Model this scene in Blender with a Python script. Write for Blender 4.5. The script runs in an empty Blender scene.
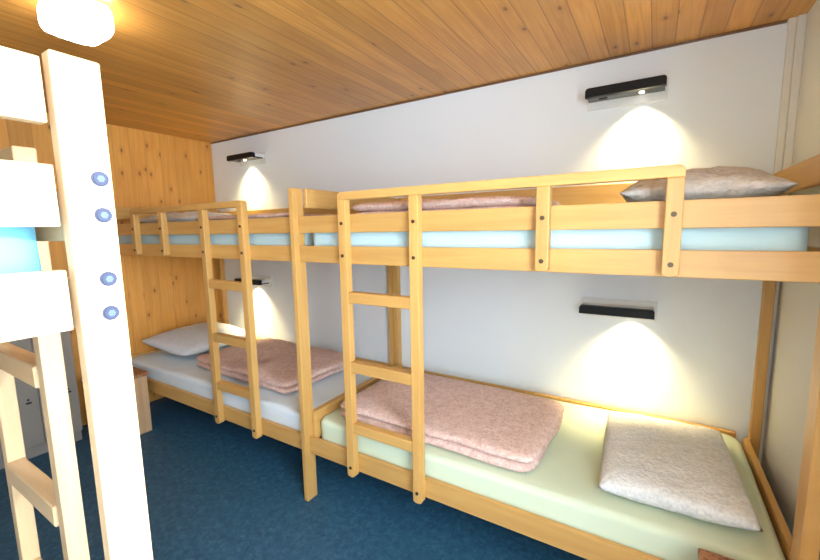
import bpy, bmesh, math, random
from mathutils import Vector, Matrix, noise

S = bpy.context.scene
C = S.collection
rnd = random.Random(7)

# ------------------------------------------------------------------ camera
CAM = Vector((1.59824, -2.48756, 1.52527))
YAW, PITCH, ROLL, FPX = 0.5517, 0.1273, -0.0164, 397.43
cy, sy, cp, sp = math.cos(YAW), math.sin(YAW), math.cos(PITCH), math.sin(PITCH)
fw = Vector((-sy * cp, cy * cp, -sp)); rt = Vector((cy, sy, 0)); up = rt.cross(fw)
cr, sr = math.cos(ROLL), math.sin(ROLL)
R_ = cr * rt + sr * up; U_ = -sr * rt + cr * up
cd = bpy.data.cameras.new('camera'); cam = bpy.data.objects.new('camera', cd); C.objects.link(cam)
M = Matrix(((R_.x, U_.x, -fw.x, CAM.x), (R_.y, U_.y, -fw.y, CAM.y), (R_.z, U_.z, -fw.z, CAM.z), (0, 0, 0, 1)))
cam.matrix_world = M
cd.sensor_fit = 'HORIZONTAL'; cd.sensor_width = 36.0; cd.lens = FPX / 820 * 36.0
cd.clip_start = 0.02; cd.clip_end = 60
S.camera = cam

# ------------------------------------------------------------------ daylight, exposure
WORLD_STRENGTH = 20.0
wd = bpy.data.worlds.new('daylight'); S.world = wd; wd.use_nodes = True
bg = wd.node_tree.nodes['Background']
bg.inputs[0].default_value = (0.70, 0.86, 1.0, 1); bg.inputs[1].default_value = WORLD_STRENGTH
WIN_Y0, WIN_Y1, WIN_Z0, WIN_Z1 = -3.10, -1.85, 0.80, 2.30     # the window in the right wall, behind the camera
pl_ = bpy.data.lights.new('window_portal', 'AREA'); pl_.shape = 'RECTANGLE'
pl_.size = WIN_Z1 - WIN_Z0; pl_.size_y = WIN_Y1 - WIN_Y0; pl_.cycles.is_portal = True
po = bpy.data.objects.new('window_portal', pl_); C.objects.link(po)
po.location = (2.345, (WIN_Y0 + WIN_Y1) / 2, (WIN_Z0 + WIN_Z1) / 2); po.rotation_euler = (0, math.radians(90), 0)
SUN_E = 5.0  # sun added to whiten the near end post, aimed through the window
sl = bpy.data.lights.new('added_sun', 'SUN'); sl.energy = SUN_E; sl.angle = math.radians(4); sl.color = (1.0, 0.97, 0.92)
so = bpy.data.objects.new('added_sun', sl); C.objects.link(so); so.location = (6, -2, 4)
so.rotation_euler = Vector((-1.0, -0.14, -0.30)).to_track_quat('-Z', 'Y').to_euler()
VS = S.view_settings
S.display_settings.display_device = 'sRGB'
VS.view_transform = 'Standard'; VS.look = 'None'; VS.exposure = 0.8; VS.gamma = 1.0; VS.use_curve_mapping = False

LAMP_W = 36.0          # reading lamp spot power
CEIL_EMIT = 10.0       # ceiling lamp glass

# ------------------------------------------------------------------ materials
def newmat(name):
    m = bpy.data.materials.new(name); m.use_nodes = True
    nt = m.node_tree; b = nt.nodes['Principled BSDF']
    return m, nt, b

def N(nt, t, **k):
    n = nt.nodes.new(t)
    for a, v in k.items():
        setattr(n, a, v)
    return n

def math_(nt, op, a, b=None):
    n = N(nt, 'ShaderNodeMath', operation=op)
    for i, v in enumerate((a, b)):
        if v is None: continue
        if isinstance(v, (int, float)): n.inputs[i].default_value = v
        else: nt.links.new(v, n.inputs[i])
    return n.outputs[0]

def mixc(nt, f, a, b, mode='MIX'):
    n = N(nt, 'ShaderNodeMix', data_type='RGBA', blend_type=mode)
    for i, v in ((0, f), (6, a), (7, b)):
        if isinstance(v, (int, float)): n.inputs[i].default_value = v
        elif isinstance(v, tuple): n.inputs[i].default_value = (*v, 1) if len(v) == 3 else v
        else: nt.links.new(v, n.inputs[i])
    return n.outputs[2]

def ramp(nt, f, stops):
    n = N(nt, 'ShaderNodeValToRGB')
    el = n.color_ramp.elements
    while len(el) > 1: el.remove(el[-1])
    el[0].position = stops[0][0]; el[0].color = (*stops[0][1], 1)
    for p, c in stops[1:]:
        e = el.new(p); e.color = (*c, 1)
    nt.links.new(f, n.inputs[0])
    return n.outputs[0]

def bump(nt, b, h, strength, dist):
    n = N(nt, 'ShaderNodeBump'); n.inputs['Strength'].default_value = strength; n.inputs['Distance'].default_value = dist
    nt.links.new(h, n.inputs['Height']); nt.links.new(n.outputs[0], b.inputs['Normal'])

def wood(name, axis, light, dark, rough=0.42, scale=1.0):
    """furniture wood, grain running along axis 0/1/2 of the object"""
    m, nt, b = newmat(name)
    tc = N(nt, 'ShaderNodeTexCoord'); oi = N(nt, 'ShaderNodeObjectInfo')
    ad = N(nt, 'ShaderNodeVectorMath', operation='ADD')
    sc = N(nt, 'ShaderNodeVectorMath', operation='SCALE')
    cmb = N(nt, 'ShaderNodeCombineXYZ')
    for i in range(3): nt.links.new(oi.outputs['Random'], cmb.inputs[i])
    nt.links.new(cmb.outputs[0], sc.inputs[0]); sc.inputs['Scale'].default_value = 17.0
    nt.links.new(tc.outputs['Object'], ad.inputs[0]); nt.links.new(sc.outputs[0], ad.inputs[1])
    mp = N(nt, 'ShaderNodeMapping')
    s = [26 * scale, 26 * scale, 26 * scale]; s[axis] = 1.3 * scale
    mp.inputs['Scale'].default_value = s
    nt.links.new(ad.outputs[0], mp.inputs['Vector'])
    n1 = N(nt, 'ShaderNodeTexNoise'); n1.inputs['Scale'].default_value = 1.0; n1.inputs['Detail'].default_value = 5; n1.inputs['Distortion'].default_value = 0.6
    nt.links.new(mp.outputs[0], n1.inputs['Vector'])
    n2 = N(nt, 'ShaderNodeTexNoise'); n2.inputs['Scale'].default_value = 5.0; n2.inputs['Detail'].default_value = 3
    nt.links.new(mp.outputs[0], n2.inputs['Vector'])
    f = math_(nt, 'ADD', math_(nt, 'MULTIPLY', n1.outputs[0], 0.72), math_(nt, 'MULTIPLY', n2.outputs[0], 0.28))
    col = ramp(nt, f, [(0.30, dark), (0.68, light)])
    v = math_(nt, 'ADD', math_(nt, 'MULTIPLY', oi.outputs['Random'], 0.18), 0.91)
    hs = N(nt, 'ShaderNodeHueSaturation'); nt.links.new(col, hs.inputs['Color']); nt.links.new(v, hs.inputs['Value'])
    nt.links.new(hs.outputs[0], b.inputs['Base Color'])
    b.inputs['Roughness'].default_value = rough
    bump(nt, b, f, 0.12, 0.004)
    return m

def planks(name, run, across, width, light, dark, knot, rough=0.4, seam=0.0035, kn=0.55, knots=True, seamdark=0.35):
    """panelling: boards running along axis run, side by side along axis across"""
    m, nt, b = newmat(name)
    tc = N(nt, 'ShaderNodeTexCoord'); sx = N(nt, 'ShaderNodeSeparateXYZ'); nt.links.new(tc.outputs['Object'], sx.inputs[0])
    u = math_(nt, 'DIVIDE', sx.outputs[across], width)
    idx = math_(nt, 'FLOOR', u); fr = math_(nt, 'SUBTRACT', u, idx)
    wn = N(nt, 'ShaderNodeTexWhiteNoise', noise_dimensions='1D'); nt.links.new(idx, wn.inputs['W'])
    # coordinates: run stretched, per-board offset
    cmb = N(nt, 'ShaderNodeCombineXYZ')
    nt.links.new(math_(nt, 'ADD', math_(nt, 'MULTIPLY', sx.outputs[run], 1.0), math_(nt, 'MULTIPLY', wn.outputs[0], 37.0)), cmb.inputs[0])
    nt.links.new(math_(nt, 'ADD', sx.outputs[across], math_(nt, 'MULTIPLY', idx, 3.7)), cmb.inputs[1])
    # knots first, grain bends round them
    mk = N(nt, 'ShaderNodeMapping'); mk.inputs['Scale'].default_value = (4.6, 9.5, 1); nt.links.new(cmb.outputs[0], mk.inputs[0])
    vo = N(nt, 'ShaderNodeTexVoronoi', voronoi_dimensions='2D'); vo.inputs['Scale'].default_value = 1.0; vo.inputs['Randomness'].default_value = 1.0
    nt.links.new(mk.outputs[0], vo.inputs['Vector'])
    kd = vo.outputs['Distance']
    ksel = N(nt, 'ShaderNodeSeparateColor'); nt.links.new(vo.outputs['Color'], ksel.inputs[0])
    keep = math_(nt, 'GREATER_THAN', ksel.outputs[0], kn)
    mg = N(nt, 'ShaderNodeMapping'); mg.inputs['Scale'].default_value = (1.6, 38, 1); nt.links.new(cmb.outputs[0], mg.inputs[0])
    g = N(nt, 'ShaderNodeTexNoise', noise_dimensions='2D'); g.inputs['Scale'].default_value = 1.0; g.inputs['Detail'].default_value = 4; g.inputs['Distortion'].default_value = 1.2
    nt.links.new(mg.outputs[0], g.inputs['Vector'])
    big = N(nt, 'ShaderNodeTexNoise', noise_dimensions='2D'); big.inputs['Scale'].default_value = 2.2; big.inputs['Detail'].default_value = 2
    nt.links.new(cmb.outputs[0], big.inputs['Vector'])
    f = math_(nt, 'ADD', math_(nt, 'MULTIPLY', g.outputs[0], 0.7), math_(nt, 'MULTIPLY', big.outputs[0], 0.3))
    col = ramp(nt, f, [(0.32, dark), (0.66, light)])
    if knots:
        kr = N(nt, 'ShaderNodeMapRange'); kr.inputs['From Min'].default_value = 0.10; kr.inputs['From Max'].default_value = 0.05
        nt.links.new(kd, kr.inputs[0])
        halo = N(nt, 'ShaderNodeMapRange'); halo.inputs['From Min'].default_value = 0.30; halo.inputs['From Max'].default_value = 0.08
        nt.links.new(kd, halo.inputs[0])
        col = mixc(nt, math_(nt, 'MULTIPLY', math_(nt, 'MULTIPLY', halo.outputs[0], keep), 0.35), col, tuple(0.5 * (a + c) for a, c in zip(dark, knot)))
        col = mixc(nt, math_(nt, 'MULTIPLY', math_(nt, 'MULTIPLY', kr.outputs[0], keep), 0.85), col, knot)
    v = math_(nt, 'ADD', math_(nt, 'MULTIPLY', wn.outputs[0], 0.26), 0.87)
    hs = N(nt, 'ShaderNodeHueSaturation'); nt.links.new(col, hs.inputs['Color']); nt.links.new(v, hs.inputs['Value'])
    s = math_(nt, 'LESS_THAN', math_(nt, 'MINIMUM', fr, math_(nt, 'SUBTRACT', 1.0, fr)), seam / width)
    fin = mixc(nt, math_(nt, 'MULTIPLY', s, 1 - seamdark), hs.outputs[0], tuple(c * 0.25 for c in dark))
    nt.links.new(fin, b.inputs['Base Color'])
    b.inputs['Roughness'].default_value = rough
    bump(nt, b, math_(nt, 'SUBTRACT', math_(nt, 'MULTIPLY', f, 0.15), s), 0.5, 0.003)
    return m

def cloth(name, col, col2=None, scale=260.0, strength=0.5, dist=0.002, wr=0.0, rough=0.9, mott=14.0):
    m, nt, b = newmat(name)
    tc = N(nt, 'ShaderNodeTexCoord')
    n = N(nt, 'ShaderNodeTexNoise'); n.inputs['Scale'].default_value = scale; n.inputs['Detail'].default_value = 3
    nt.links.new(tc.outputs['Object'], n.inputs['Vector'])
    n2 = N(nt, 'ShaderNodeTexNoise'); n2.inputs['Scale'].default_value = mott; n2.inputs['Detail'].default_value = 3; n2.inputs['Distortion'].default_value = 0.5
    nt.links.new(tc.outputs['Object'], n2.inputs['Vector'])
    h = math_(nt, 'ADD', n.outputs[0], math_(nt, 'MULTIPLY', n2.outputs[0], wr))
    if col2:
        c = ramp(nt, math_(nt, 'ADD', math_(nt, 'MULTIPLY', n.outputs[0], 0.6), math_(nt, 'MULTIPLY', n2.outputs[0], 0.4)), [(0.38, col2), (0.6, col)])
        nt.links.new(c, b.inputs['Base Color'])
    else:
        b.inputs['Base Color'].default_value = (*col, 1)
    b.inputs['Roughness'].default_value = rough
    b.inputs['Specular IOR Level'].default_value = 0.2
    bump(nt, b, h, strength, dist)
    return m

def plain(name, col, rough=0.5, metal=0.0, emit=None, es=0.0):
    m, nt, b = newmat(name)
    b.inputs['Base Color'].default_value = (*col, 1); b.inputs['Roughness'].default_value = rough; b.inputs['Metallic'].default_value = metal
    if emit:
        b.inputs['Emission Color'].default_value = (*emit, 1); b.inputs['Emission Strength'].default_value = es
    return m

def plaster(name, col, bscale=90.0, st=0.25):
    m, nt, b = newmat(name)
    tc = N(nt, 'ShaderNodeTexCoord')
    n = N(nt, 'ShaderNodeTexNoise'); n.inputs['Scale'].default_value = bscale; n.inputs['Detail'].default_value = 4
    nt.links.new(tc.outputs['Object'], n.inputs['Vector'])
    n2 = N(nt, 'ShaderNodeTexNoise'); n2.inputs['Scale'].default_value = 1.3; n2.inputs['Detail'].default_value = 3
    nt.links.new(tc.outputs['Object'], n2.inputs['Vector'])
    c = ramp(nt, n2.outputs[0], [(0.3, tuple(x * 0.965 for x in col)), (0.7, col)])
    nt.links.new(c, b.inputs['Base Color'])
    b.inputs['Roughness'].default_value = 0.85
    bump(nt, b, n.outputs[0], st, 0.002)
    return m

BL, BD = (0.66, 0.380, 0.115), (0.55, 0.285, 0.078)
WX, WY, WZ = (wood('beech_along_%s' % 'xyz'[i], i, BL, BD) for i in range(3))
PX, PY, PZ = (wood('daylit_beech_along_%s' % 'xyz'[i], i, (0.66, 0.465, 0.27), (0.57, 0.375, 0.195)) for i in range(3))  # beech for the near bunk, bleaching by daylight put into the colour
M_ceil = planks('ceiling_boards', 1, 0, 0.096, (0.68, 0.33, 0.075), (0.54, 0.235, 0.045), (0.22, 0.08, 0.02), rough=0.4, kn=0.86, seam=0.0022, seamdark=0.45)
M_lwall = planks('wall_boards', 2, 1, 0.125, (0.76, 0.36, 0.075), (0.64, 0.275, 0.05), (0.25, 0.08, 0.02), rough=0.5, kn=0.60, seam=0.0018, seamdark=0.7)
M_white = plaster('white_plaster', (0.81, 0.835, 0.86))
M_right = plaster('warm_white_plaster', (0.72, 0.70, 0.66))
M_trim = plain('cream_paint', (0.74, 0.71, 0.64), 0.5)
M_black = plain('black_plastic', (0.008, 0.008, 0.009), 0.42)
M_black.node_tree.nodes['Principled BSDF'].inputs['Specular IOR Level'].default_value = 0.2
M_grey = plain('smoked_plastic', (0.03, 0.03, 0.03), 0.18)
M_housing = plain('white_plastic', (0.72, 0.71, 0.70), 0.4)
M_led = plain('led', (1, 1, 1), 0.4, 0, (1.0, 0.93, 0.75), 14.0)
M_steel = plain('zinc_bolt', (0.012, 0.022, 0.06), 0.6, 0.0)
M_steel2 = plain('zinc_bolt_socket', (0.06, 0.09, 0.16), 0.6, 0.0)
M_screw = plain('dark_screw', (0.10, 0.065, 0.035), 0.5, 0.6)
M_opal = plain('opal_glass', (0.9, 0.9, 0.88), 0.3, 0, (1.0, 0.97, 0.90), CEIL_EMIT)
M_locker = plain('grey_laminate', (0.28, 0.245, 0.21), 0.5)
M_hole = plain('dark_metal', (0.04, 0.04, 0.045), 0.4, 0.6)
M_sheet_g = cloth('pale_green_sheet', (0.63, 0.70, 0.52), None, 420, 0.25, 0.001, 3.0, 0.9, 9.0)
M_sheet_c = cloth('pale_cyan_sheet', (0.49, 0.64, 0.66), None, 420, 0.25, 0.001, 3.0, 0.9, 9.0)
M_sheet_w = cloth('white_blue_sheet', (0.72, 0.79, 0.84), None, 420, 0.3, 0.0015, 6.0, 0.9, 16.0)
M_sheet_b = cloth('blue_sheet', (0.13, 0.36, 0.50), None, 420, 0.25, 0.001, 3.0, 0.9, 9.0)
M_pink = cloth('pink_crepe', (0.83, 0.61, 0.54), (0.64, 0.41, 0.34), 95, 1.0, 0.005, 1.0, 0.95, 30.0)
M_pillow = cloth('white_crepe', (0.82, 0.81, 0.79), (0.66, 0.65, 0.63), 85, 1.0, 0.006, 1.0, 0.95, 40.0)
M_pillow_t = cloth('taupe_crepe', (0.62, 0.565, 0.51), (0.49, 0.44, 0.39), 70, 1.0, 0.006, 2.0, 0.95, 24.0)
M_pillow_b = cloth('white_smooth_crepe', (0.70, 0.70, 0.73), (0.62, 0.62, 0.65), 140, 0.8, 0.003, 1.0, 0.95, 30.0)

def floor_mat():
    m, nt, b = newmat('blue_linoleum')
    tc = N(nt, 'ShaderNodeTexCoord')
    n = N(nt, 'ShaderNodeTexNoise'); n.inputs['Scale'].default_value = 34; n.inputs['Detail'].default_value = 6; n.inputs['Roughness'].default_value = 0.7; n.inputs['Distortion'].default_value = 1.0
    nt.links.new(tc.outputs['Object'], n.inputs['Vector'])
    c = ramp(nt, n.outputs[0], [(0.34, (0.014, 0.062, 0.120)), (0.52, (0.025, 0.100, 0.178)), (0.70, (0.055, 0.155, 0.245))])
    nt.links.new(c, b.inputs['Base Color'])
    b.inputs['Roughness'].default_value = 0.55
    bump(nt, b, n.outputs[0], 0.1, 0.001)
    return m
M_floor = floor_mat()

def stool_top_mat():
    m, nt, b = newmat('red_brown_speckled_wood')
    tc = N(nt, 'ShaderNodeTexCoord')
    n = N(nt, 'ShaderNodeTexVoronoi'); n.inputs['Scale'].default_value = 75
    nt.links.new(tc.outputs['Object'], n.inputs['Vector'])
    c = ramp(nt, n.outputs['Distance'], [(0.20, (0.18, 0.065, 0.03)), (0.55, (0.38, 0.17, 0.075))])
    nt.links.new(c, b.inputs['Base Color']); b.inputs['Roughness'].default_value = 0.5
    return m
M_stooltop = stool_top_mat()

# ------------------------------------------------------------------ mesh helpers
def box(bm, x0, x1, y0, y1, z0, z1, bev=0.0025, seg=1):
    r = bmesh.ops.create_cube(bm, size=1.0)
    vs = r['verts']
    for v in vs:
        v.co = Vector(((x0 + x1) / 2 + v.co.x * (x1 - x0), (y0 + y1) / 2 + v.co.y * (y1 - y0), (z0 + z1) / 2 + v.co.z * (z1 - z0)))
    if bev > 0:
        es = set()
        for v in vs: es.update(v.link_edges)
        bmesh.ops.bevel(bm, geom=list(es), offset=bev, segments=seg, affect='EDGES', profile=0.6)

def cyl(bm, c, axis, r, h, n=16, r2=None):
    rot = {'x': Matrix.Rotation(math.pi / 2, 4, 'Y'), 'y': Matrix.Rotation(math.pi / 2, 4, 'X'), 'z': Matrix.Identity(4)}[axis]
    bmesh.ops.create_cone(bm, cap_ends=True, segments=n, radius1=r, radius2=r if r2 is None else r2, depth=h, matrix=Matrix.Translation(c) @ rot)

def obj(name, bm, mat, parent=None, smooth=False):
    me = bpy.data.meshes.new(name)
    bm.normal_update(); bm.to_mesh(me); bm.free()
    if smooth:
        for p in me.polygons: p.use_smooth = True
    me.materials.append(mat)
    o = bpy.data.objects.new(name, me); C.objects.link(o)
    if parent: o.parent = parent
    return o

def tag(o, label=None, cat=None, group=None):
    if label: o['label'] = label
    if cat: o['category'] = cat
    if group: o['group'] = group
    return o

def thing(name, label, cat, loc=(0, 0, 0), rotz=0.0, group=None):
    o = bpy.data.objects.new(name, None); C.objects.link(o)
    o.empty_display_size = 0.05
    o.location = loc; o.rotation_euler = (0, 0, rotz)
    return tag(o, label, cat, group)

def bx(name, mat, parent, *a, bev=0.0025, seg=1):
    bm = bmesh.new()
    if isinstance(a[0], (tuple, list)):
        for t in a: box(bm, *t, bev=bev, seg=seg)
    else:
        box(bm, *a, bev=bev, seg=seg)
    return obj(name, bm, mat, parent)

def struct(name, bm, mat):
    o = obj(name, bm, mat); o['kind'] = 'structure'; return o

# ------------------------------------------------------------------ the room
XL, XR, YF, ZC, TH = -2.25, 2.105, -3.24, 2.415, 0.12
def sbox(name, mat, *a, bev=0.0):
    bm = bmesh.new()
    if isinstance(a[0], (tuple, list)):
        for t in a: box(bm, *t, bev=bev)
    else: box(bm, *a, bev=bev)
    return struct(name, bm, mat)
sbox('floor', M_floor, XL - TH, XR + 0.24, YF - TH, TH, -0.1, 0)
sbox('ceiling', M_ceil, XL - TH, XR + 0.24, YF - TH, TH, ZC, ZC + 0.1)
sbox('wall_back', M_white, XL, XR, 0, TH, 0, ZC)
sbox('wall_left', M_lwall, XL - TH, XL, YF - TH, TH, 0, ZC)
sbox('wall_front', M_white, XL, XR, YF - TH, YF, 0, ZC)
XO = XR + 0.24
sbox('wall_right', M_right,
     (XR, XO, YF - TH, WIN_Y0, 0, ZC), (XR, XO, WIN_Y1, TH, 0, ZC),
     (XR, XO, WIN_Y0, WIN_Y1, 0, WIN_Z0), (XR, XO, WIN_Y0, WIN_Y1, WIN_Z1, ZC))
# ceiling edge strip on the back wall, cream strips in the right back corner
sbox('trim_1', wood('dark_edge_strip', 0, (0.20, 0.10, 0.05), (0.13, 0.06, 0.03)), XL, XR - 0.06, -0.008, 0.0, ZC - 0.012, ZC)
sbox('trim_2', M_trim, (XR - 0.056, XR - 0.030, -0.016, 0.0, 0, ZC), (XR - 0.029, XR, -0.026, 0.0, 0, ZC), bev=0.002)
# window (behind the camera) with frame and pane
wf = sbox('window_1', M_trim,
          (XR + 0.17, XR + 0.22, WIN_Y0, WIN_Y0 + 0.05, WIN_Z0, WIN_Z1), (XR + 0.17, XR + 0.22, WIN_Y1 - 0.05, WIN_Y1, WIN_Z0, WIN_Z1),
          (XR + 0.17, XR + 0.22, WIN_Y0 + 0.05, WIN_Y1 - 0.05, WIN_Z0, WIN_Z0 + 0.05), (XR + 0.17, XR + 0.22, WIN_Y0 + 0.05, WIN_Y1 - 0.05, WIN_Z1 - 0.05, WIN_Z1),
          (XR + 0.17, XR + 0.22, (WIN_Y0 + WIN_Y1) / 2 - 0.03, (WIN_Y0 + WIN_Y1) / 2 + 0.03, WIN_Z0 + 0.05, WIN_Z1 - 0.05))
gm = bpy.data.materials.new('window_glass'); gm.use_nodes = True
gnt = gm.node_tree; gnt.nodes.clear()
go = N(gnt, 'ShaderNodeOutputMaterial'); gmx = N(gnt, 'ShaderNodeMixShader'); gt = N(gnt, 'ShaderNodeBsdfTransparent'); gg = N(gnt, 'ShaderNodeBsdfGlossy')
gg.inputs['Roughness'].default_value = 0.02; gmx.inputs[0].default_value = 0.06
gnt.links.new(gt.outputs[0], gmx.inputs[1]); gnt.links.new(gg.outputs[0], gmx.inputs[2]); gnt.links.new(gmx.outputs[0], go.inputs[0])
bx('pane', gm, wf, XR + 0.193, XR + 0.197, WIN_Y0 + 0.04, WIN_Y1 - 0.04, WIN_Z0 + 0.04, WIN_Z1 - 0.04, bev=0)

# ------------------------------------------------------------------ bunk beds
W = 1.0               # rail front plane (distance from wall)
PF = 1.040            # ladder front plane
PP = 1.032            # post front plane
RT = 0.024            # board thickness
def stile_mesh(bm, x0, x1, z0, z1, yb=-W, yf=-PF):
    """upright with a rounded foot, bevelled edges"""
    w = x1 - x0; xm = (x0 + x1) / 2; n = 8; rr = w / 2; dz = 0.012
    pts = [(x0, z1), (x1, z1)]
    for i in range(n + 1):
        a = -math.pi * i / n
        pts.append((xm + rr * math.cos(a), z0 + dz + dz * math.sin(a)))
    fr = [bm.verts.new((x, yf, z)) for x, z in pts]; bk = [bm.verts.new((x, yb, z)) for x, z in pts]
    k = len(pts)
    bm.faces.new(fr); bm.faces.new(bk[::-1])
    for i in range(k):
        bm.faces.new((fr[i], bk[i], bk[(i + 1) % k], fr[(i + 1) % k]))
    bmesh.ops.recalc_face_normals(bm, faces=bm.faces[:])

def stile(name, parent, x0, x1, z0, z1, mat=None):
    bm = bmesh.new(); stile_mesh(bm, x0, x1, z0, z1)
    es = [e for e in bm.edges if abs(e.verts[0].co.y - e.verts[1].co.y) < 1e-6]
    bmesh.ops.bevel(bm, geom=es, offset=0.003, segments=2, affect='EDGES', profile=0.5)
    return obj(name, bm, mat or WZ, parent)

def bolt(parent, c, axis, r=0.008, mat=None, sign=-1, name='screw'):
    bm = bmesh.new()
    d = {'x': Vector((sign, 0, 0)), 'y': Vector((0, sign, 0))}[axis]
    c = Vector(c)
    cyl(bm, c + d * 0.0015, axis, r, 0.003, 20)
    cyl(bm, c + d * 0.0035, axis, r * 0.82, 0.003, 20)
    # ring and socket
    old = set(bm.faces)
    cyl(bm, c + d * 0.0052, axis, r * 0.48, 0.0016, 6)
    for f in bm.faces:
        if f not in old: f.material_index = 1
    o = obj(name, bm, mat or M_screw, parent)
    o.data.materials.append(M_steel2 if mat else M_screw)
    return o

def bunk(root, x0, x1, posts, hb, ends, lad, gst, gx, zg, rungs, backz=1.726, low=True, sk=0.0):
    """posts: dict of front/back post x-ranges; hb: headboard z range and x's; ends: list of x (inner face) for end rails"""
    zu = ((1.514, 1.600), (1.362, 1.447))
    # posts
    for (a, b, yb, yf, zt) in posts:
        bx('post', WZ, root, a, b, yf, yb, 0, zt, bev=0.004, seg=2)
    # upper bed: front boards, back board, end boards
    for z0, z1 in zu:
        bx('front_rail', WX, root, x0, x1, -W, -W + RT, z0, z1, bev=0.003, seg=2)
    bx('back_rail', WX, root, x0 + 0.002, x1 - (0.03 if x0 < -1 else 0.002), -0.034, -0.010, 1.64, backz, bev=0.003)
    bx('back_rail', WX, root, x0 + 0.002, x1 - (0.03 if x0 < -1 else 0.002), -0.034, -0.010, 1.362, 1.447, bev=0.003)
    for (ex0, ex1, z0, z1, ya, yb2) in ends:
        bx('end_rail', WY, root, ex0, ex1, ya, yb2, z0, z1, bev=0.003)
    for (hx0, hx1, z0, z1, ya, yb2) in hb:
        bx('headboard', WY, root, hx0, hx1, ya, yb2, z0, z1, bev=0.003)
    bm = bmesh.new()
    n = 14
    for i in range(n):
        xx = x0 + 0.06 + (x1 - x0 - 0.12) * (i + 0.5) / n
        box(bm, xx - 0.045, xx + 0.045, -W + RT + 0.001, -0.036, 1.392, 1.408, bev=0)
    obj('slat_base', bm, WY, root)
    # lower bed
    if low:
        bx('front_rail', WX, root, x0, x1, -W, -W + RT, 0.282, 0.376, bev=0.003, seg=2)
        bx('back_rail', WX, root, x0 + 0.002, x1 - (0.03 if x0 < -1 else 0.002), -0.034, -0.010, 0.33, 0.482, bev=0.003)
        bm = bmesh.new()
        for i in range(n):
            xx = x0 + 0.06 + (x1 - x0 - 0.12) * (i + 0.5) / n
            box(bm, xx - 0.045, xx + 0.045, -W + RT + 0.001, -0.036, 0.335, 0.351, bev=0)
        obj('slat_base', bm, WY, root)
    # ladder
    ld = bpy.data.objects.new('ladder', None); C.objects.link(ld); ld.parent = root; ld.empty_display_size = 0.05
    for a, b in lad:
        stile('stile', ld, a, b, 0.266, zg - 0.037)
        for zz in (1.557, 1.404, 0.318):
            bolt(ld, ((a + b) / 2, -PF, zz), 'y')
    for z0, z1 in rungs:
        bx('rung', WX, ld, lad[0][1], lad[1][0], -PF + 0.003, -W + 0.006, z0, z1, bev=0.003)
    # guard rail with its uprights
    g = bpy.data.objects.new('guard_rail', None); C.objects.link(g); g.parent = root; g.empty_display_size = 0.05
    bm = bmesh.new(); box(bm, gx[0], gx[1], -PF, -W, zg - 0.037, zg, bev=0.0)
    es = [e for e in bm.edges if abs(e.verts[0].co.y - e.verts[1].co.y) > 1e-4 and e.verts[0].co.z > zg - 0.01]
    bmesh.ops.bevel(bm, geom=es, offset=0.020, segments=5, affect='EDGES', profile=0.5)
    es = [e for e in bm.edges if abs(e.verts[0].co.y - e.verts[1].co.y) < 1e-6]
    bmesh.ops.bevel(bm, geom=es, offset=0.003, segments=2, affect='EDGES', profile=0.5)
    obj('top_bar', bm, WX, g)
    for a, b in gst:
        stile('upright', g, a, b, 1.366, zg - 0.037)
        for zz in (1.557, 1.404):
            bolt(g, ((a + b) / 2, -PF, zz), 'y')
    return root

RUNGS = ((1.176, 1.229), (0.828, 0.882), (0.508, 0.560))
# right bunk (nearer), shares its left front post with the left bunk
BR = thing('bunk_bed', 'beech bunk bed on the right, its guard rail reaching above a taupe pillow', 'bunk bed', (0, 0, 0), 0, 'bunk beds')
bunk(BR, 0.0, 2.0,
     posts=[(-0.03, 0.0, -0.957, -PP, 1.745), (2.0, 2.04, -0.957, -PP, 1.745),
            (-0.055, -0.015, -0.002, -0.052, 1.745), (2.043, 2.083, -0.036, -0.082, 1.745)],
     hb=[(0.001, 0.025, 1.645, 1.745, -0.956, -0.036), (2.035, 2.059, 1.645, 1.745, -0.956, -0.083)],
     ends=[(0.0005, 0.025, 0.354, 0.517, -0.972, -0.053), (2.018, 2.042, 0.375, 0.487, -0.956, -0.083),
           (0.0005, 0.025, 1.362, 1.447, -0.974, -0.036), (2.018, 2.042, 1.362, 1.447, -0.956, -0.083)],
     lad=((0.309, 0.354), (0.704, 0.749)), gst=((1.234, 1.280), (1.620, 1.666)), gx=(0.309, 1.666), zg=1.703, rungs=RUNGS, backz=1.752)
# left bunk
BLB = thing('bunk_bed', 'beech bunk bed in the far left corner against the knotty wooden wall', 'bunk bed', (0, 0, 0), 0, 'bunk beds')
bunk(BLB, -2.17, -0.031,
     posts=[(-2.2, -2.171, -0.957, -PP, 1.745), (-2.215, -2.175, -0.002, -0.052, 1.745), (-0.100, -0.060, -0.002, -0.052, 1.745)],
     hb=[(-2.199, -2.175, 1.645, 1.745, -0.956, -0.053)],
     ends=[(-2.199, -2.175, 0.375, 0.487, -0.956, -0.053), (-2.199, -2.175, 1.362, 1.447, -0.956, -0.053), (-0.060, -0.036, 0.375, 0.487, -0.974, -0.053)],
     lad=((-0.835, -0.788), (-0.452, -0.405)), gst=((-1.702, -1.655), (-1.320, -1.273)), gx=(-1.702, -0.405), zg=1.703, rungs=RUNGS)

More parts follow.
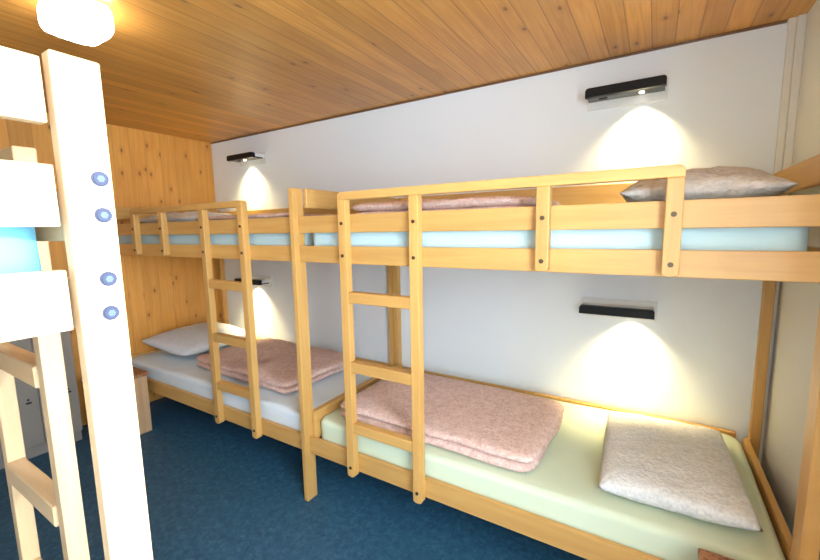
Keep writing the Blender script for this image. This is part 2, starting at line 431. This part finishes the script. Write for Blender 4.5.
# foreground bunk: the same bed turned round, its end towards the camera
FX, FY = 0.77, -3.190
BF = thing('bunk_bed', 'beech bunk bed in the left foreground, its sunlit end post close to the camera', 'bunk bed', (FX, FY, 0), math.pi, 'bunk beds')
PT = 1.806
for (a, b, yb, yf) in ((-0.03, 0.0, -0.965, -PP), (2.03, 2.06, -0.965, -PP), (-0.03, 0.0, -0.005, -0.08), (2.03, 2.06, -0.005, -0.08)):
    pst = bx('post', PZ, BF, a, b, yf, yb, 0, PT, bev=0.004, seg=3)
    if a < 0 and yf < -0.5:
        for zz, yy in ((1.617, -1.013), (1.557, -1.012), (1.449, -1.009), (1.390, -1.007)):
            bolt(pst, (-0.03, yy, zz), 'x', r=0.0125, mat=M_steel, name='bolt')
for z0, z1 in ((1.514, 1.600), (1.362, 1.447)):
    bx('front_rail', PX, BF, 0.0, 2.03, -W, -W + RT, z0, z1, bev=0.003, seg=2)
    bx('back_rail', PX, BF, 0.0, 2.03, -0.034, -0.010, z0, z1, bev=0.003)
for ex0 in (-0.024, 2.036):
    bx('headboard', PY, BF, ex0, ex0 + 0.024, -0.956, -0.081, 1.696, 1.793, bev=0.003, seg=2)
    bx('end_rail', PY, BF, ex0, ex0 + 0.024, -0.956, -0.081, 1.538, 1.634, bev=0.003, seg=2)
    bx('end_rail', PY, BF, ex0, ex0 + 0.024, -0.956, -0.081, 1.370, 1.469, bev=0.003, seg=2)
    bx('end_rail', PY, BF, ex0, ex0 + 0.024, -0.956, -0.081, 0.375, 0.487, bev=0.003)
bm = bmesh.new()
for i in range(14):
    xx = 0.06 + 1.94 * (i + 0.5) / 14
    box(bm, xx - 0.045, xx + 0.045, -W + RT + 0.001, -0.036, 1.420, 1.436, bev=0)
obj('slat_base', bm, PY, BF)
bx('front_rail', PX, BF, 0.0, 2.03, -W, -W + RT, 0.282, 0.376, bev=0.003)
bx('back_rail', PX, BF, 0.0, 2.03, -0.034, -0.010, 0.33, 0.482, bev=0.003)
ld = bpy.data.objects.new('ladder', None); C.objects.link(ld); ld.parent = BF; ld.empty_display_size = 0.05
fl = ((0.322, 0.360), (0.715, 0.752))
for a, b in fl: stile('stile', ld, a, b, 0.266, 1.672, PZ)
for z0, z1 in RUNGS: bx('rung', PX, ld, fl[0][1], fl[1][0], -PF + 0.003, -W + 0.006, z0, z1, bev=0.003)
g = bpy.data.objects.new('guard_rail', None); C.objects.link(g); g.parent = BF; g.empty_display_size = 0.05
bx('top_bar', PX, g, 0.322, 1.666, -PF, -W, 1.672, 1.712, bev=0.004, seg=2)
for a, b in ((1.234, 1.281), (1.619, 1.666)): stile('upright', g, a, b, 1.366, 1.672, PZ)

# ------------------------------------------------------------------ bedding
def soft_box(name, mat, x0, x1, y0, y1, z0, z1, r, label, cat, group=None, amp=0.004, nfreq=3.0, seed=0, nx=60, ny=30, corner=0.06, parent=None):
    """mattress with rounded upright corners and a rounded top edge, gently wavy"""
    bm = bmesh.new()
    cx, cyy = (x0 + x1) / 2, (y0 + y1) / 2; hx, hy = (x1 - x0) / 2, (y1 - y0) / 2
    prof = []                                              # (inset, z) from the bottom edge up and over
    prof.append((0.012, z0)); prof.append((0.0, z0 + 0.012))
    for k in range(4): prof.append((0.0, z0 + 0.012 + (z1 - r - z0 - 0.012) * (k + 1) / 4))
    for k in range(1, 7):
        a = math.pi / 2 * k / 6; prof.append((r * (1 - math.cos(a)), z1 - r + r * math.sin(a)))
    ring = []
    nseg = 8
    def outline(ins):
        pts = []; c = max(corner - ins, 0.008); ax, ay = hx - ins, hy - ins
        for sx, sy_, a0 in ((1, -1, -90), (1, 1, 0), (-1, 1, 90), (-1, -1, 180)):
            for k in range(nseg + 1):
                a = math.radians(a0 + 90 * k / nseg)
                pts.append((sx * (ax - c) + c * math.cos(a), sy_ * (ay - c) + c * math.sin(a)))
            # straight run subdivisions towards next corner
        out = []
        m = len(pts)
        for i in range(m):
            p, q = pts[i], pts[(i + 1) % m]
            out.append(p)
            L = math.hypot(q[0] - p[0], q[1] - p[1])
            lim = 0.06
            if i % (nseg + 1) == nseg:
                k = 40 if i in (nseg + (nseg + 1), nseg + 3 * (nseg + 1)) else 20
                for j in range(1, k): out.append((p[0] + (q[0] - p[0]) * j / k, p[1] + (q[1] - p[1]) * j / k))
        return out
    rows = []
    for ins, z in prof:
        rows.append([bm.verts.new((cx + x, cyy + y, z)) for x, y in outline(ins)])
    # top, shrinking rings
    for k in range(1, 9):
        f = 1 - k / 9.0
        base = outline(r)
        rows.append([bm.verts.new((cx + x * f, cyy + y * (f if True else 1), z1 + 0.004 * (1 - f))) for x, y in base])
    m = len(rows[0])
    for a, b in zip(rows[:-1], rows[1:]):
        for i in range(m):
            bm.faces.new((a[i], a[(i + 1) % m], b[(i + 1) % m], b[i]))
    bm.faces.new(rows[-1]); bm.faces.new(rows[0][::-1])
    for v in bm.verts:
        if v.co.z > z0 + 0.02:
            p = Vector((v.co.x * nfreq + seed, v.co.y * nfreq, v.co.z * nfreq * 2))
            d = noise.fractal(p, 0.8, 2.0, 4) * amp
            v.co.z += d
            if v.co.y < cyy: v.co.y += abs(d) * 0.8
    o = obj(name, bm, mat, parent, smooth=True)
    return tag(o, label, cat, group)

soft_box('mattress', M_sheet_g, 0.027, 2.012, -0.972, -0.038, 0.351, 0.478, 0.030, 'mattress under a pale green sheet on the lower bed of the right bunk', 'mattress', 'mattresses', seed=1, corner=0.07)
soft_box('mattress', M_sheet_w, -2.172, -0.062, -0.972, -0.055, 0.351, 0.478, 0.03, 'mattress under a white wrinkled sheet on the lower bed of the far left bunk', 'mattress', 'mattresses', seed=5, amp=0.009, nfreq=6)
soft_box('mattress', M_sheet_c, 0.03, 1.975, -0.962, -0.045, 1.408, 1.56, 0.03, 'pale blue mattress showing between the upper boards of the right bunk', 'mattress', 'mattresses', seed=9)
soft_box('mattress', M_sheet_c, -2.165, -0.055, -0.962, -0.055, 1.408, 1.56, 0.03, 'pale blue mattress showing between the upper boards of the far left bunk', 'mattress', 'mattresses', seed=13)
fm = soft_box('mattress', M_sheet_b, 0.03, 2.0, -0.955, -0.045, 1.436, 1.58, 0.035, 'blue mattress showing between the end boards of the foreground bunk', 'mattress', 'mattresses', seed=17)
fm.location = (FX, FY, 0); fm.rotation_euler = (0, 0, math.pi)

def cushion(name, mat, loc, sx, sy_, h, rot, label, cat, group, seed=0, flat=0.55, pinch=0.05, amp=0.010, tilt=(0, 0), n=44, hem=0.0):
    """filled pillow case: domed top and bottom, pointed corners, creases"""
    bm = bmesh.new()
    def P(u, v, s):
        # u, v in -1..1
        e = (1 - abs(u) ** 2.6) * (1 - abs(v) ** 2.6)
        t = max(e, 0) ** flat
        x = u * sx / 2 * (1 - pinch * (1 - abs(v) ** 3) * abs(u) ** 4 * 0 - pinch * (1 - v * v) * 0.5)
        y = v * sy_ / 2 * (1 - pinch * (1 - u * u) * 0.5)
        z = s * h / 2 * t
        p = Vector((x * 6 + seed, y * 6, s * 2.0))
        z += noise.fractal(p, 0.7, 2.1, 4) * amp * t
        if s < 0: z = max(z, -h / 2 * 0.80)
        return (x, y, z)
    top = [[bm.verts.new(P(-1 + 2 * i / n, -1 + 2 * j / n, 1)) for j in range(n + 1)] for i in range(n + 1)]
    bot = [[(top[i][j] if i in (0, n) or j in (0, n) else bm.verts.new(P(-1 + 2 * i / n, -1 + 2 * j / n, -1))) for j in range(n + 1)] for i in range(n + 1)]
    for i in range(n):
        for j in range(n):
            bm.faces.new((top[i][j], top[i + 1][j], top[i + 1][j + 1], top[i][j + 1]))
            bm.faces.new((bot[i][j], bot[i][j + 1], bot[i + 1][j + 1], bot[i + 1][j]))
    o = obj(name, bm, mat, None, smooth=True)
    o.location = loc; o.rotation_euler = (tilt[0], tilt[1], rot)
    return tag(o, label, cat, group)

cushion('pillow', M_pillow, (1.69, -0.56, 0.535), 0.485, 0.70, 0.115, math.radians(2.5), 'white crinkled pillow on the pale green sheet of the lower right bed', 'pillow', 'pillows', seed=3, flat=0.32, pinch=0.02)
cushion('pillow', M_pillow_b, (-1.86, -0.50, 0.585), 0.56, 0.72, 0.17, math.radians(6), 'white pillow on the lower bed of the far left bunk by the wooden wall', 'pillow', 'pillows', seed=8, flat=0.5, pinch=0.05, tilt=(0, math.radians(6)))
cushion('pillow', M_pillow_t, (1.715, -0.66, 1.636), 0.46, 0.52, 0.165, 0, 'taupe crinkled pillow on the upper bed of the right bunk', 'pillow', 'pillows', seed=11, flat=0.62, pinch=0.03, amp=0.016)
cushion('pillow', M_pillow, (-1.72, -0.55, 1.632), 0.66, 0.60, 0.13, 0, 'off-white pillow peeking over the upper board of the far left bunk', 'pillow', 'pillows', seed=15, flat=0.55)

def blanket(loc, lx, ly, h, rot, label, seed=0, layers=3, amp=0.004):
    """a quilt folded into a flat bundle: stacked folds, each with a rounded edge, open ends at the right"""
    bm = bmesh.new()
    nx, ny = 46, 28
    lt = h / layers
    for L in range(layers):
        z0 = L * lt
        ins = [0.012, 0.0, 0.006, 0.01][(L + seed) % 4]
        x_in = [0.0, 0.02, 0.008, 0.015][(L * 2 + seed) % 4]
        ax, ay = lx / 2 - x_in, ly / 2 - ins
        def P(u, v, s):
            e = (1 - abs(u) ** 14) * (1 - abs(v) ** 10)
            t = max(e, 0) ** 0.5
            c = 1 - 0.06 * (abs(u) ** 12) * (abs(v) ** 8)
            x, y = u * ax * c, v * ay * c
            z = z0 + lt / 2 + s * lt * 0.56 * t
            d = noise.fractal(Vector((x * 5 + seed * 7 + L * 0.15, y * 5, L * 0.4)), 0.8, 2, 4) * amp
            y += noise.noise(Vector((x * 4, L * 3.1 + seed, 0))) * 0.008
            x += noise.noise(Vector((y * 5, L * 2.3 + seed, 4))) * 0.010
            return (x, y, max(z + d * (0.3 + L / layers), 0.0))
        top = [[bm.verts.new(P(-1 + 2 * i / nx, -1 + 2 * j / ny, 1)) for j in range(ny + 1)] for i in range(nx + 1)]
        bot = [[(top[i][j] if i in (0, nx) or j in (0, ny) else bm.verts.new(P(-1 + 2 * i / nx, -1 + 2 * j / ny, -1))) for j in range(ny + 1)] for i in range(nx + 1)]
        for i in range(nx):
            for j in range(ny):
                bm.faces.new((top[i][j], top[i + 1][j], top[i + 1][j + 1], top[i][j + 1]))
                bm.faces.new((bot[i][j], bot[i][j + 1], bot[i + 1][j + 1], bot[i + 1][j]))
    o = obj('blanket', bm, M_pink, None, smooth=True)
    o.location = loc; o.rotation_euler = (0, 0, rot)
    return tag(o, label, 'blanket', 'folded pink blankets')

blanket((0.672, -0.575, 0.484), 1.15, 0.70, 0.085, math.radians(-1), 'folded pink blanket on the pale green sheet of the lower right bed', 1, 2)
blanket((-0.86, -0.50, 0.488), 1.12, 0.72, 0.085, math.radians(-2), 'folded pink blanket on the lower bed of the far left bunk', 2, 2, 0.014)
blanket((0.71, -0.55, 1.571), 0.98, 0.72, 0.090, 0, 'folded pink blanket on the upper bed of the right bunk', 3, 2, 0.012)
blanket((-0.70, -0.55, 1.571), 0.95, 0.70, 0.060, 0, 'folded pink blanket on the upper bed of the far left bunk', 4, 2, 0.010)

# ------------------------------------------------------------------ reading lamps on the back wall
def reading_lamp(xc, zc, label, lx=0.075):
    t = thing('reading_lamp', label, 'lamp', (xc, 0, zc), 0, 'reading lamps on the white wall')
    w = 0.178
    bm = bmesh.new(); box(bm, -w - 0.008, w + 0.012, -0.012, -0.001, -0.060, 0.045, bev=0.004, seg=2)
    obj('back_plate', bm, M_housing, t)
    bm = bmesh.new(); box(bm, -w, w, -0.118, -0.012, -0.012, 0.017, bev=0.004, seg=2)
    obj('housing', bm, M_housing, t)
    bm = bmesh.new()
    hw, zt, zb_, rr = w + 0.002, 0.022, -0.024, 0.016
    pts = [(-hw, zb_), (hw, zb_)]
    for k in range(7): pts.append((hw - rr + rr * math.cos(math.pi / 2 * k / 6), zt - rr + rr * math.sin(math.pi / 2 * k / 6)))
    for k in range(7): pts.append((-hw + rr - rr * math.sin(math.pi / 2 * k / 6), zt - rr + rr * math.cos(math.pi / 2 * k / 6)))
    fr = [bm.verts.new((x, -0.150, z)) for x, z in pts]; bk = [bm.verts.new((x, -0.116, z)) for x, z in pts]
    bm.faces.new(fr); bm.faces.new(bk[::-1])
    for k in range(len(pts)): bm.faces.new((fr[k], bk[k], bk[(k + 1) % len(pts)], fr[(k + 1) % len(pts)]))
    bmesh.ops.recalc_face_normals(bm, faces=bm.faces[:])
    bmesh.ops.bevel(bm, geom=[e for e in bm.edges if e.verts[0].co.y < -0.149 and e.verts[1].co.y < -0.149], offset=0.003, segments=2, affect='EDGES', profile=0.5)
    obj('front_panel', bm, M_black, t)
    bm = bmesh.new(); box(bm, -w + 0.002, w - 0.002, -0.116, -0.030, -0.021, -0.012, bev=0.0015)
    und = obj('under_panel', bm, M_grey, t)
    bm = bmesh.new(); cyl(bm, (lx, -0.075, -0.0225), 'z', 0.011, 0.003, 20)
    obj('led', bm, M_led, und)
    bm = bmesh.new(); box(bm, -0.12, -0.08, -0.085, -0.068, -0.024, -0.021, bev=0.001)
    obj('switch', bm, M_black, und)
    ld_ = bpy.data.lights.new('led_light', 'SPOT'); ld_.energy = LAMP_W; ld_.color = (1.0, 0.81, 0.44)
    ld_.spot_size = math.radians(104); ld_.spot_blend = 1.0; ld_.shadow_soft_size = 0.012
    lo = bpy.data.objects.new('led_light', ld_); C.objects.link(lo); lo.parent = t
    lo.location = (lx, -0.075, -0.026); lo.rotation_euler = (math.radians(6), 0, 0)
    return t

reading_lamp(1.428, 2.212, 'black reading lamp at the top right, above the upper right bed')
reading_lamp(1.438, 1.070, 'black reading lamp above the pillow of the lower right bed')
reading_lamp(-1.622, 2.198, 'black reading lamp above the upper bed of the far left bunk', -0.02)
reading_lamp(-1.640, 1.062, 'black reading lamp above the lower bed of the far left bunk, behind the ladder', -0.02)

# ------------------------------------------------------------------ ceiling lamp
CL = thing('ceiling_lamp', 'lit square ceiling lamp with rounded opal glass shade', 'lamp', (-0.362, -1.742, ZC))
bx('base', M_housing, CL, -0.090, 0.090, -0.082, 0.082, -0.016, 0.0, bev=0.004)
bm = bmesh.new()
prof = [(0.100, -0.016), (0.105, -0.034), (0.106, -0.074), (0.103, -0.096), (0.095, -0.110), (0.076, -0.120), (0.04, -0.125), (0.010, -0.126)]
rows = []
for r, z in prof:
    row = []
    for k in range(56):
        a = 2 * math.pi * k / 56; ca, sa = math.cos(a), math.sin(a)
        e = 6.0 if r > 0.08 else 4.0
        q = (abs(ca) ** e + abs(sa) ** e) ** (-1 / e)
        row.append(bm.verts.new((r * q * ca, 0.91 * r * q * sa, z)))
    rows.append(row)
for a, b in zip(rows[:-1], rows[1:]):
    for i in range(56): bm.faces.new((a[i], b[i], b[(i + 1) % 56], a[(i + 1) % 56]))
bm.faces.new(rows[-1][::-1]); bm.faces.new(rows[0])
bmesh.ops.recalc_face_normals(bm, faces=bm.faces[:])
obj('lamp_shade', bm, M_opal, CL, smooth=True)

# ------------------------------------------------------------------ stools and the low lockers by the wooden wall
SWZ = wood('stool_wood_upright', 2, (0.58, 0.36, 0.20), (0.47, 0.27, 0.14))
SWX = wood('stool_wood_across', 0, (0.58, 0.36, 0.20), (0.47, 0.27, 0.14))
def stool(x, y, h, label):
    t = thing('stool', label, 'stool', (x, y, 0), 0, 'box stools')
    for s in (-1, 1):
        xx = s * 0.137
        bx('side_panel', SWZ, t, xx - 0.012, xx + 0.012, -0.15, 0.15, 0, h - 0.024, bev=0.003)
    bx('front_panel', SWX, t, -0.125, 0.125, 0.100, 0.124, 0.06, h - 0.024, bev=0.002)
    bx('front_panel', SWX, t, -0.125, 0.125, -0.124, -0.100, 0.06, h - 0.024, bev=0.002)
    bx('seat', M_stooltop, t, -0.150, 0.150, -0.165, 0.165, h - 0.024, h, bev=0.004, seg=2)
    return t
stool(-1.822, -1.20, 0.468, 'small wooden box stool with speckled red-brown top at the far left')
stool(1.917, -1.205, 0.507, 'small wooden box stool cut off by the bottom edge, beside the lower right bed')

LK = thing('locker_cabinet', 'low grey locker cabinet glimpsed behind the foreground ladder', 'cabinet', (XL, -1.385, 0))
d = 0.272
bx('body', M_locker, LK, 0.002, d, -0.872, 0.0, 0.075, 0.95, bev=0.003)
bx('plinth', M_locker, LK, 0.002, d - 0.012, -0.868, -0.004, 0.0, 0.075, bev=0.002)
for i in range(4):
    y1 = -0.004 - 0.216 * i
    dr = bx('door', M_locker, LK, d + 0.0005, d + 0.016, y1 - 0.212, y1, 0.082, 0.944, bev=0.002)
    bm = bmesh.new(); box(bm, d + 0.016, d + 0.026, y1 - 0.070, y1 - 0.040, 0.392, 0.404, bev=0.002); cyl(bm, (d + 0.018, y1 - 0.055, 0.42), 'x', 0.007, 0.006, 14)
    obj('handle', bm, M_hole, dr)
